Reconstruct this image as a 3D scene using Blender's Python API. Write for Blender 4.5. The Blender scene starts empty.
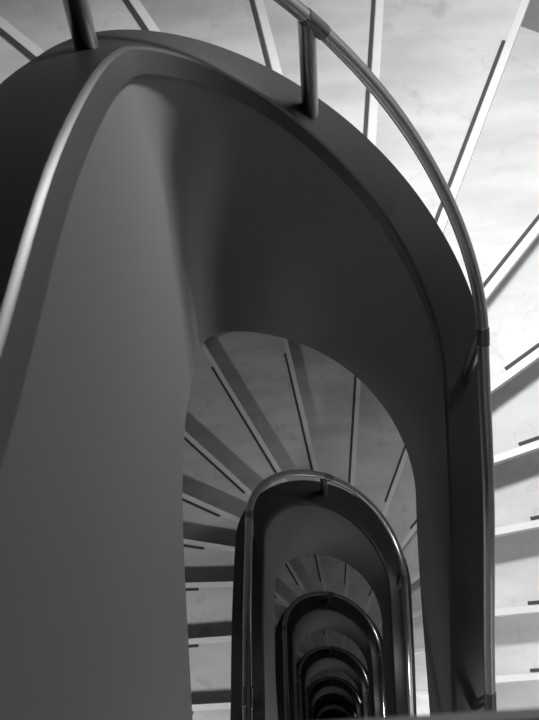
import bpy, bmesh, math, random
import numpy as np
from mathutils import Vector, Matrix
random.seed(4)
SC = bpy.context.scene
COL = SC.collection
PI = math.pi

# ------------------------------------------------------------------ camera
cam = bpy.data.cameras.new('camera')
cam_o = bpy.data.objects.new('camera', cam)
COL.objects.link(cam_o)
RT = Vector((0.997, -0.0539, -0.0557)); UP = Vector((0.0706, 0.9282, 0.3653))
UP = (UP - RT * UP.dot(RT)).normalized(); BK = RT.cross(UP)
CAM = Vector((-0.0685, -0.9471, 2.0530))
m = Matrix((RT, UP, BK)).transposed().to_4x4(); m.translation = CAM
cam_o.matrix_world = m
cam.sensor_fit = 'VERTICAL'; cam.sensor_height = 24.0
cam.lens = 24.0 * 1100.0 / 720.0
cam.clip_start = 0.02; cam.clip_end = 100
cam.dof.use_dof = True; cam.dof.focus_distance = 3.2; cam.dof.aperture_fstop = 13.0
SC.camera = cam_o

# ------------------------------------------------------------------ world, lights, exposure
w = bpy.data.worlds.new('world'); SC.world = w; w.use_nodes = True
w.node_tree.nodes['Background'].inputs[0].default_value = (1, 1, 1, 1)
w.node_tree.nodes['Background'].inputs[1].default_value = 0.02
SC.view_settings.view_transform = 'Standard'; SC.view_settings.look = 'None'
SC.view_settings.gamma = 1.0; SC.view_settings.use_curve_mapping = False
SC.view_settings.exposure = 0.0

def area(name, loc, target, sx, sy, power, spread=180):
    l = bpy.data.lights.new(name, 'AREA'); l.shape = 'RECTANGLE'; l.size = sx; l.size_y = sy; l.energy = power
    l.spread = math.radians(spread)
    o = bpy.data.objects.new(name, l); COL.objects.link(o)
    o.location = loc
    o.rotation_euler = (Vector(target) - Vector(loc)).to_track_quat('-Z', 'Y').to_euler()
    return o
H = 3.06
# light falling in from the right hand side of the upper flight
area('light_right', (0.85, 0.72, 1.0), (0.8, 0.12, -1.4), 0.22, 0.22, 18.5, 112)
area('light_far', (0.57, 1.12, 0.88), (-0.28, -0.1, 0.35), 0.22, 0.22, 13, 105)
# shaded lights on each side of every half landing, dimmer on the floors further down
for n, el, er in ((2, 8, 11), (3, 2.2, 34), (4, 1.2, 6), (5, 0.5, 2), (6, 0.3, 1)):
    z = 3.12 - H * (n - 1)
    area('light_landing_left', (-0.9, -1.2, z - 0.75), (-0.8, -0.75, z - 2.4), 0.2, 0.12, el, 130)
    area('light_landing_right', (0.95, -1.9, z - 0.5), (0.85, -0.6, z - 3.3), 0.3, 0.25, er, 90)
for n, e in ((2, 7.5), (3, 2.5), (4, 1.5), (5, 1)):
    area('light_right', (0.85, 0.72, 0.95 - H * (n - 1)), (1.2, -1.2, -1.0 - H * (n - 1)), 0.25, 0.25, e, 150)
# unseen fill lights added across the well to lift its inner walls
for n, e in ((3, 1.4), (4, 1.35), (5, 1.25), (6, 0.8), (7, 0.4)):
    z = 3.12 - H * (n - 1)
    area('fill_across_well', (0.3, -1.9, z - 0.35), (-0.2, 0.1, z - 0.6), 0.2, 0.2, e, 60)
# fill light added over the top landing to brighten the guard coping
area('fill_top_landing', (0.3, -1.6, 3.6), (0.3, -1.2, 1.0), 0.3, 0.3, 5, 100)

# ------------------------------------------------------------------ materials
def mat(name, col, rough=0.6, metal=0.0, noise=0.0, scale=6.0, bump=0.0, streak=False, spec=0.5):
    mt = bpy.data.materials.new(name); mt.use_nodes = True
    nt = mt.node_tree; b = nt.nodes['Principled BSDF']
    b.inputs['Base Color'].default_value = (col, col, col, 1)
    b.inputs['Roughness'].default_value = rough; b.inputs['Metallic'].default_value = metal
    b.inputs['Specular IOR Level'].default_value = spec
    if noise or bump:
        tc = nt.nodes.new('ShaderNodeTexCoord'); mp = nt.nodes.new('ShaderNodeMapping')
        nt.links.new(tc.outputs['Object'], mp.inputs[0])
        if streak: mp.inputs['Scale'].default_value = (1.0, 3.5, 1.0)
        n = nt.nodes.new('ShaderNodeTexNoise'); n.inputs['Scale'].default_value = scale
        n.inputs['Detail'].default_value = 6; n.inputs['Roughness'].default_value = 0.6
        nt.links.new(mp.outputs[0], n.inputs['Vector'])
        if noise:
            r = nt.nodes.new('ShaderNodeMapRange')
            r.inputs['From Min'].default_value = 0.3; r.inputs['From Max'].default_value = 0.7
            r.inputs['To Min'].default_value = col * (1 - noise); r.inputs['To Max'].default_value = min(1, col * (1 + noise))
            nt.links.new(n.outputs['Fac'], r.inputs['Value'])
            nt.links.new(r.outputs[0], b.inputs['Base Color'])
        if bump:
            bp = nt.nodes.new('ShaderNodeBump'); bp.inputs['Strength'].default_value = bump; bp.inputs['Distance'].default_value = 0.004
            nt.links.new(n.outputs['Fac'], bp.inputs['Height']); nt.links.new(bp.outputs[0], b.inputs['Normal'])
    return mt
M = dict(
    stone=mat('pale_stone', 0.62, 0.5, noise=0.15, scale=2.6, streak=True),
    nosing=mat('stone_lit_edge', 0.77, 0.45, noise=0.05, scale=5),  # tread stone lightened: light caught on the nosing edge is put into the colour
    grit=mat('dark_grit', 0.06, 0.8),
    wall=mat('grey_paint', 0.125, 0.55, noise=0.03, scale=1.5),
    cap=mat('black_paint', 0.010, 0.40, noise=0.06, scale=2.0, spec=0.5),
    steel=mat('brushed_steel', 0.5, 0.2, metal=1.0),
    collar=mat('dark_steel', 0.2, 0.3, metal=1.0),
    coping=mat('grey_coping', 0.25, 0.5),
    plaster=mat('plaster', 0.4, 0.8, noise=0.06, scale=2.0),
)

# faint worn cracks and scuffs in the stone
nt = M['stone'].node_tree; bsdf = nt.nodes['Principled BSDF']
src = bsdf.inputs['Base Color'].links[0].from_socket
tc = nt.nodes.new('ShaderNodeTexCoord')
n1 = nt.nodes.new('ShaderNodeTexNoise'); n1.inputs['Scale'].default_value = 2.2; n1.inputs['Detail'].default_value = 5
nt.links.new(tc.outputs['Object'], n1.inputs['Vector'])
def ramp(sock, a, b, lo, hi):
    r = nt.nodes.new('ShaderNodeMapRange'); r.inputs['From Min'].default_value = a; r.inputs['From Max'].default_value = b
    r.inputs['To Min'].default_value = lo; r.inputs['To Max'].default_value = hi
    nt.links.new(sock, r.inputs['Value']); return r.outputs[0]
def math_node(op, x, y):
    q = nt.nodes.new('ShaderNodeMath'); q.operation = op
    for i, v in enumerate((x, y)):
        if isinstance(v, (int, float)): q.inputs[i].default_value = v
        else: nt.links.new(v, q.inputs[i])
    return q.outputs[0]
crack = ramp(math_node('ABSOLUTE', math_node('SUBTRACT', n1.outputs['Fac'], 0.47), 0), 0.0, 0.006, 0.91, 1.0)
n2 = nt.nodes.new('ShaderNodeTexNoise'); n2.inputs['Scale'].default_value = 9.0; n2.inputs['Detail'].default_value = 8
nt.links.new(tc.outputs['Object'], n2.inputs['Vector'])
scuff = ramp(n2.outputs['Fac'], 0.62, 0.72, 1.0, 0.8)
nt.links.new(math_node('MULTIPLY', src, math_node('MULTIPLY', crack, scuff)), bsdf.inputs['Base Color'])

# ------------------------------------------------------------------ helpers
def tag(o, label=None, cat=None, group=None, kind=None):
    if label: o['label'] = label
    if cat: o['category'] = cat
    if group: o['group'] = group
    if kind: o['kind'] = kind
    return o
def empty(name, loc=(0, 0, 0)):
    o = bpy.data.objects.new(name, None); o.location = loc; o.empty_display_size = 0.1; COL.objects.link(o); return o
def link(name, bm, mt, parent=None, smooth=False, angle=None):
    bmesh.ops.recalc_face_normals(bm, faces=bm.faces)
    me = bpy.data.meshes.new(name); bm.to_mesh(me); bm.free()
    me.materials.append(mt)
    if smooth:
        for p in me.polygons: p.use_smooth = True
        if angle: me.set_sharp_from_angle(angle=angle)
    o = bpy.data.objects.new(name, me); COL.objects.link(o)
    if parent: o.parent = parent
    return o
def copy_tree(o, parent=None):
    c = o.copy(); COL.objects.link(c); c.parent = parent
    for ch in list(o.children): copy_tree(ch, c)
    return c

# ------------------------------------------------------------------ the well: plan path and heights
R0 = 0.2772
LS, RC = 0.90, 0.13                       # straight sides, near corner radius
NEAR = RC * PI / 2 + R0 - RC               # half of the near end, along the inner edge
S_MIN, S_MAX = -(LS + NEAR), PI + LS + NEAR
L0, DL, NK, AR = -1.05, 0.15, 23, 0.29
CC = np.array([-1.3725, -1.3338, -1.2676, -1.1726, -1.0468, -0.8933, -0.7553, -0.6625, -0.5792, -0.4089, -0.1554, 0.1189, 0.3954, 0.6337, 0.8348, 0.9971, 1.1283, 1.2441, 1.3276, 1.4142, 1.5347, 1.6785, 1.8421])
DD = np.array([-2.2712, -2.2165, -2.1633, -2.1121, -2.0639, -2.0181, -1.9675, -1.8941, -1.7736, -1.584, -1.3398, -1.086, -0.8149, -0.5127, -0.217, 0.0167, 0.1831, 0.2776, 0.2732, 0.2329, 0.1959, 0.1767, 0.1797])
def bs(s, c):
    l = min(max(s, 0), PI) * AR + min(s, 0) + max(s - PI, 0)   # arc length along the well edge
    u = min(max((l - L0) / DL, 0), NK - 3.0001); i = int(u); t = u - i
    return (c[i]*(1-t)**3 + c[i+1]*(3*t**3-6*t**2+4) + c[i+2]*(-3*t**3+3*t**2+3*t+1) + c[i+3]*t**3) / 6
def herm(t, a, b, ma, mb):
    return a*(2*t**3-3*t*t+1) + ma*(t**3-2*t*t+t) + b*(-2*t**3+3*t*t) + mb*(t**3-t*t)
def near_z(t, f, sl, sr):                  # t 0 (left, high numbered s) .. 1 (right side of the turn above)
    a, b = f(sl), f(sr) + H
    g = 2 * (NEAR + 0.0)
    ma = (f(sl) - f(sl - 0.05)) / 0.05 * g; mb = (f(sr + 0.05) - f(sr)) / 0.05 * g
    return herm(t, a, b, ma, mb)
def zcap(s):
    f = lambda q: bs(q, CC)
    if s > PI + LS: return near_z((s - PI - LS) / (2 * NEAR), f, PI + LS, -LS)
    if s < -LS: return near_z(1 - (-LS - s) / (2 * NEAR), f, PI + LS, -LS) - H
    return f(s)
def zlow(s):
    def f(q):
        return bs(q, DD)
    if s > PI + LS: return near_z((s - PI - LS) / (2 * NEAR), f, PI + LS, -LS)
    if s < -LS: return near_z(1 - (-LS - s) / (2 * NEAR), f, PI + LS, -LS) - H
    return f(s)
def plan(s, o):
    R = R0 + o
    if s < -LS or s > PI + LS:
        d = (-LS - s) if s < -LS else (s - PI - LS)
        sg = 1 if s < -LS else -1
        if d < RC * PI / 2:
            a = d / RC
            return sg * (R0 - RC + (RC + o) * math.cos(a)), -LS - (RC + o) * math.sin(a)
        return sg * (R0 - RC - (d - RC * PI / 2)), -LS - RC - o
    th = min(max(s, 0), PI); c, q = math.cos(th), math.sin(th)
    x = R * c; y = R * q
    if s > PI: y = -(s - PI)
    if s < 0: y = s
    return x, y
def samples(s0, s1):
    out = []; s = s0
    while s < s1 - 1e-6:
        out.append(s)
        s += 0.022 if (0.12 < s < PI - 0.12) else (0.012 if (-0.02 < s < 0.13 or PI - 0.13 < s < PI + 0.02 or s < -LS or s > PI + LS) else 0.05)
    out.append(s1); return out
def ribbon(s0, s1, prof, caps=True):
    """sweep a closed profile; prof(s) -> list of (offset, z)"""
    bm = bmesh.new(); rings = []
    for s in samples(s0, s1):
        rings.append([bm.verts.new((*plan(s, o), z)) for o, z in prof(s)])
    n = len(rings[0])
    for a, b in zip(rings, rings[1:]):
        for i in range(n): bm.faces.new((a[i], a[(i+1) % n], b[(i+1) % n], b[i]))
    if caps: bm.faces.new(rings[0]); bm.faces.new(rings[-1][::-1])
    return bm
def tube(pts, r, seg=16, bm=None):
    bm = bm or bmesh.new(); rings = []
    for i, p in enumerate(pts):
        a = pts[max(i-1, 0)]; b = pts[min(i+1, len(pts)-1)]
        d = (Vector(b) - Vector(a)).normalized()
        ref = Vector((0, 0, 1)) if abs(d.z) < 0.95 else Vector((1, 0, 0))
        u = d.cross(ref).normalized(); v = u.cross(d)
        rings.append([bm.verts.new(Vector(p) + r * (math.cos(2*PI*k/seg) * u + math.sin(2*PI*k/seg) * v)) for k in range(seg)])
    for a, b in zip(rings, rings[1:]):
        for i in range(seg): bm.faces.new((a[i], a[(i+1) % seg], b[(i+1) % seg], b[i]))
    bm.faces.new(rings[0][::-1]); bm.faces.new(rings[-1])
    return bm

CAPW, CAPH, RAILO, RAILH = 0.1132, 0.066, 0.0621, 0.2856
RAILR, POSTR = 0.0142, 0.0165
R_WALL = 1.197                              # offset of the outer wall from the well edge

# ------------------------------------------------------------------ structure: outer walls, floor, ceiling
LEVELS = 8
ZB = -H * LEVELS + 0.2
ZT = 4.0
def wall_bm(s0, s1):
    return ribbon(s0, s1, lambda s: [(R_WALL, ZB), (R_WALL, ZT), (R_WALL + 0.2, ZT), (R_WALL + 0.2, ZB)])
for nm, a, b in (('wall_right', -LS, 0.7), ('wall_far', 0.7, PI - 0.7), ('wall_left', PI - 0.7, PI + LS)):
    tag(link(nm, wall_bm(a, b), M['plaster'], smooth=True, angle=0.5), kind='structure')
bm = bmesh.new()
ss = [s for s in samples(PI + LS, S_MAX)] + [s for s in samples(S_MIN, -LS)]
rings = [[bm.verts.new((*plan(s, R_WALL + o), z)) for o, z in ((0, ZB), (0, ZT), (0.2, ZT), (0.2, ZB))] for s in ss]
for a, b in zip(rings, rings[1:]):
    if (a[0].co - b[0].co).length < 1e-5: continue
    for i in range(4): bm.faces.new((a[i], a[(i+1) % 4], b[(i+1) % 4], b[i]))
bm.faces.new(rings[0]); bm.faces.new(rings[-1][::-1])
tag(link('wall_near', bm, M['plaster'], smooth=True, angle=0.5), kind='structure')
def slab(z0, z1):
    bm = bmesh.new()
    bmesh.ops.create_cube(bm, size=1)
    for v in bm.verts: v.co = Vector((v.co.x * 3.4, v.co.y * 4.6 - 0.25, z0 if v.co.z < 0 else z1))
    return bm
tag(link('floor', slab(ZB - 0.15, ZB), M['stone']), kind='structure')
tag(link('ceiling', slab(ZT, ZT + 0.15), M['plaster']), kind='structure')

# ------------------------------------------------------------------ balustrade walls with black coping
def zout(s):
    # height of the outer coping edge, eased where the curve meets the straight sides
    tot = 0
    for i in range(-6, 7):
        d = i * 0.016; g = (R0 + CAPW) if 0 < s < PI else 1.0
        q = s + d / g
        if s > PI >= q: q = PI - (PI - q) / (R0 + CAPW)
        if s < PI < q and s > 0: q = PI + (q - PI) * (R0 + CAPW)
        if s < 0 <= q: q = q / (R0 + CAPW)
        if q < 0 < s: q = q * (R0 + CAPW)
        tot += zcap(min(max(q, S_MIN), S_MAX))
    w = min(1, max(0, min(s - S_MIN, S_MAX - s) / 0.3))
    return w * tot / 13 + (1 - w) * zcap(s)
def cap_prof(s):
    z = zcap(s); b = 0.007; y = zout(s)
    return [(0, z - CAPH), (0, z - b), (0.003, z - 0.003), (b, z), (CAPW - b, y), (CAPW - 0.002, y - 0.002), (CAPW, y - b), (CAPW, y - CAPH)]
def panel_prof(s):
    z = zcap(s); l = zlow(s)
    return [(0.010, z - CAPH), (0.010, l + 0.01), (0.014, l), (0.095, l), (0.095, z - CAPH)]
def balustrade(s0, s1, z, label):
    t = empty('stair_balustrade', (0, 0, z))
    tag(t, label, 'balustrade', 'balustrade walls winding around the well')
    link('coping', ribbon(s0, s1, cap_prof), M['cap'], t, smooth=True, angle=0.35)
    link('wall_panel', ribbon(s0, s1, panel_prof), M['wall'], t, smooth=True, angle=0.35)
    return t
ORD = ['uppermost', 'second', 'third', 'fourth', 'fifth', 'sixth', 'seventh', 'lowest']
bal = balustrade(S_MIN, S_MAX, 0, 'large grey balustrade wall with black coping, uppermost and widest around the well')

# ------------------------------------------------------------------ handrails
def rail_off(s):
    t = min(max((s - 2.3) / 1.0, 0), 1); return RAILO - 0.026 * t * t * (3 - 2 * t)
def rail_pt(s): x, y = plan(s, rail_off(s)); return Vector((x, y, zcap(s) + RAILH))
POSTS = [3.83, 3.12, 1.637, 0.03, -0.7447]
def handrail(s0, s1, posts, label):
    t = empty('handrail', (0, 0, 0))
    tag(t, label, 'handrail', 'steel handrails on the copings')
    link('rail_tube', tube([rail_pt(s) for s in samples(s0, s1)], RAILR), M['steel'], t, smooth=True, angle=0.6)
    for s in posts:
        x, y = plan(s, CAPW * 0.5); zb = zcap(s)
        top = rail_pt(s)
        p = link('post', tube([Vector((x, y, zb - 0.004)), Vector((x, y, zb)).lerp(top, 0.5), top - Vector((0, 0, RAILR * 0.3))], POSTR if s > 0.5 else 0.0135), M['collar'], t, smooth=True, angle=0.6)
        d = 0.10 if 0.3 < s < PI else 0.06
        link('sleeve', tube([rail_pt(s + 0.012 - d * k / 6) for k in range(7)], RAILR + 0.0015), M['collar'], t, smooth=True, angle=0.6)
    return t
rail = handrail(S_MIN, S_MAX, POSTS, 'large curved steel handrail, nearest and uppermost around the well')

# ------------------------------------------------------------------ steps
HR, Z0 = 0.17, 0.1435
EDGE = {-4: (3.138, 0.6169), -3: (3.1562, 0.3408), -2: (3.1013, 0.1202), -1: (2.9182, 0.0183), 0: (2.6513, -0.0206), 1: (2.3318, -0.02), 2: (2.0413, -0.0516), 3: (1.7244, -0.0495), 4: (1.432, -0.0669), 5: (1.1441, -0.1053), 6: (0.8388, -0.1077), 7: (0.5691, -0.1444), 8: (0.2667, -0.1652), 9: (0.128, -0.285), 10: (0.0338, -0.4645)}
EDGE[11] = (0.012, -0.645); EDGE[12] = (0.0, -0.83); EDGE[13] = (0.0, -1.01)
OI, OO = 0.095, R_WALL
def edge_hit(k, o, b=0.0):
    a, d = EDGE[k]; d += b
    nx, ny = -math.sin(a), math.cos(a); dx, dy = math.cos(a), math.sin(a)
    prev = None; s = S_MIN
    while s < S_MAX:
        x, y = plan(s, o); f = x*nx + y*ny - d
        if prev is not None and prev[1] * f <= 0 and x*dx + y*dy > 0:
            t = prev[1] / (prev[1] - f + 1e-12); return prev[0] + t * (s - prev[0])
        prev = (s, f); s += 0.004
    raise ValueError(k)
UC = 0.055                                 # how far the risers rake back under the nosings
IN = {k: edge_hit(k, OI) for k in EDGE}; OUT = {k: edge_hit(k, OO) for k in EDGE}
INB = {k: edge_hit(k, OI, UC) for k in EDGE}; OUTB = {k: edge_hit(k, OO, UC) for k in EDGE}
def run(s0, s1, o, n):
    return [plan(s0 + (s1 - s0) * i / n, o) for i in range(n + 1)]
def prism(poly, z0, z1):
    bm = bmesh.new()
    a = [bm.verts.new((x, y, z0)) for x, y in poly]; b = [bm.verts.new((x, y, z1)) for x, y in poly]
    n = len(poly)
    bm.faces.new(a[::-1]); bm.faces.new(b)
    for i in range(n): bm.faces.new((a[i], a[(i+1) % n], b[(i+1) % n], b[i]))
    return bm
def edge_bar(k, t0, t1, b0, b1, z0, z1):
    """bar lying along edge k: t from the axis of the well, b behind the edge (uphill)"""
    a, d = EDGE[k]; c, q = math.cos(a), math.sin(a)
    P = lambda t, b: (t * c - (d + b) * q, t * q + (d + b) * c)
    return prism([P(t0, b0), P(t1, b0), P(t1, b1), P(t0, b1)], z0, z1)
def edge_t(k, o, s):
    a, d = EDGE[k]; x, y = plan(s, o); return x * math.cos(a) + y * math.sin(a)
def add_prism(bm, poly, z0, z1):
    a = [bm.verts.new((x, y, z0)) for x, y in poly]; b = [bm.verts.new((x, y, z1)) for x, y in poly]
    n = len(poly)
    bm.faces.new(a[::-1]); bm.faces.new(b)
    for i in range(n): bm.faces.new((a[i], a[(i+1) % n], b[(i+1) % n], b[i]))
def step_part(k, poly, zt, t, name='step'):
    bm = bmesh.new()
    add_prism(bm, poly, zt - 0.035, zt)
    # raked riser under the nosing
    a, d = EDGE[k]; c, q = math.cos(a), math.sin(a)
    t0 = edge_t(k, OI, IN[k]) + 0.002; t1 = edge_t(k, OO, OUT[k]) - 0.002
    P = lambda tt, b, z: bm.verts.new((tt * c - (d + b) * q, tt * q + (d + b) * c, z))
    zb, zr = zt - HR, zt - 0.035
    v = [P(t0, 0.004, zr), P(t1, 0.004, zr), P(t1, UC - 0.003, zb), P(t0, UC - 0.003, zb), P(t0, 0.03, zr), P(t1, 0.03, zr), P(t1, UC + 0.03, zb), P(t0, UC + 0.03, zb)]
    for f in ((0, 1, 2, 3), (7, 6, 5, 4), (0, 4, 5, 1), (2, 6, 7, 3), (1, 5, 6, 2), (0, 3, 7, 4)): bm.faces.new([v[i] for i in f])
    return link(name, bm, M['stone'], t)
def flight(label):
    t = empty('stair_flight', (0, 0, 0))
    tag(t, label, 'stairs', 'flights of pale stone winding steps')
    # tread k-1 lies above edge k; its nosing and dark strip run along edge k
    for k in range(-4, 14):
        zt = Z0 - k * HR
        if k == -4:
            # half landing: from the last edge of the turn above round the near end
            pass
        else:
            poly = run(INB[k-1], IN[k], OI, 8) + run(OUT[k], OUTB[k-1], OO, 12)
            st = step_part(k, poly, zt, t)
        if k == -4:
            inner = [plan(s, OI) for s in np.linspace(IN[-4], S_MAX, 30)] + [plan(s, OI) for s in np.linspace(S_MIN, INB[13], 30)]
            outer = [plan(s, OO) for s in np.linspace(OUTB[13], S_MIN, 30)] + [plan(s, OO) for s in np.linspace(S_MAX, OUT[-4], 30)]
            poly = []
            for q in inner + outer:
                if not poly or math.hypot(q[0]-poly[-1][0], q[1]-poly[-1][1]) > 1e-4: poly.append(q)
            st = step_part(k, poly, zt, t, name='landing')
        t0 = edge_t(k, OI, IN[k]) + 0.004; t1 = edge_t(k, OO, OUT[k]) - 0.004
        n = link('nosing', edge_bar(k, t0, t1, -0.002, 0.020, zt - 0.034, zt + 0.0015), M['nosing'], st)
        a, d = EDGE[k]
        s0, s1 = {7: 0.55, 8: 0.55, 11: 0.59}.get(k, 0.575), 1.267
        if a > PI - 0.3 or a < 0.3: s1 = min(s1, t1 - 0.1)
        g = link('grip_strip', edge_bar(k, s0, s1, 0.022, 0.033, zt - 0.004, zt + 0.003), M['grit'], st)
    # plastered underside of the flight
    def prof(s):
        l = zlow(s)
        return [(0.096, l), (0.096, l + 0.06), (OO - 0.002, l + 0.06), (OO - 0.002, l)]
    link('soffit', ribbon(S_MIN, S_MAX, prof), M['wall'], t, smooth=True, angle=0.4)
    return t
fl = flight('uppermost flight of pale stone steps, brightly lit on the right hand side')

# ------------------------------------------------------------------ the turns below
for n in range(1, LEVELS):
    b = copy_tree(bal); b.location.z = -H * n
    b['label'] = f'black coped balustrade wall, {ORD[n]} turn down the narrowing well'
    r = copy_tree(rail); r.location.z = -H * n
    r['label'] = f'thin steel handrail loop, {ORD[n]} turn down the narrowing well'
    f = copy_tree(fl); f.location.z = -H * n
    f['label'] = f'shadowed flight of winding stone steps, {ORD[n]} turn down the well'

# ------------------------------------------------------------------ guard wall of the top landing, under the camera
GY, GZ = -0.9205, 1.60
t = empty('landing_guard', (0.6, GY - 0.06, GZ))
tag(t, 'blurred dark coping of the top landing, along the bottom right edge close to the camera', 'balustrade')
def box(x0, x1, y0, y1, z0, z1):
    bm = bmesh.new(); bmesh.ops.create_cube(bm, size=1)
    for v in bm.verts:
        v.co = Vector((x1 if v.co.x > 0 else x0, y1 if v.co.y > 0 else y0, z1 if v.co.z > 0 else z0)) - Vector((0.6, GY - 0.06, GZ))
    return bm
bm = box(-0.15, R0 + R_WALL - 0.005, GY - CAPW, GY, GZ - CAPH, GZ)
bmesh.ops.bevel(bm, geom=bm.edges[:], offset=0.006, segments=2, affect='EDGES')
link('coping', bm, M['coping'], t)
link('wall_panel', box(-0.14, R0 + R_WALL - 0.01, GY - CAPW + 0.014, GY - 0.012, Z0 + 4 * HR, GZ - CAPH), M['wall'], t)
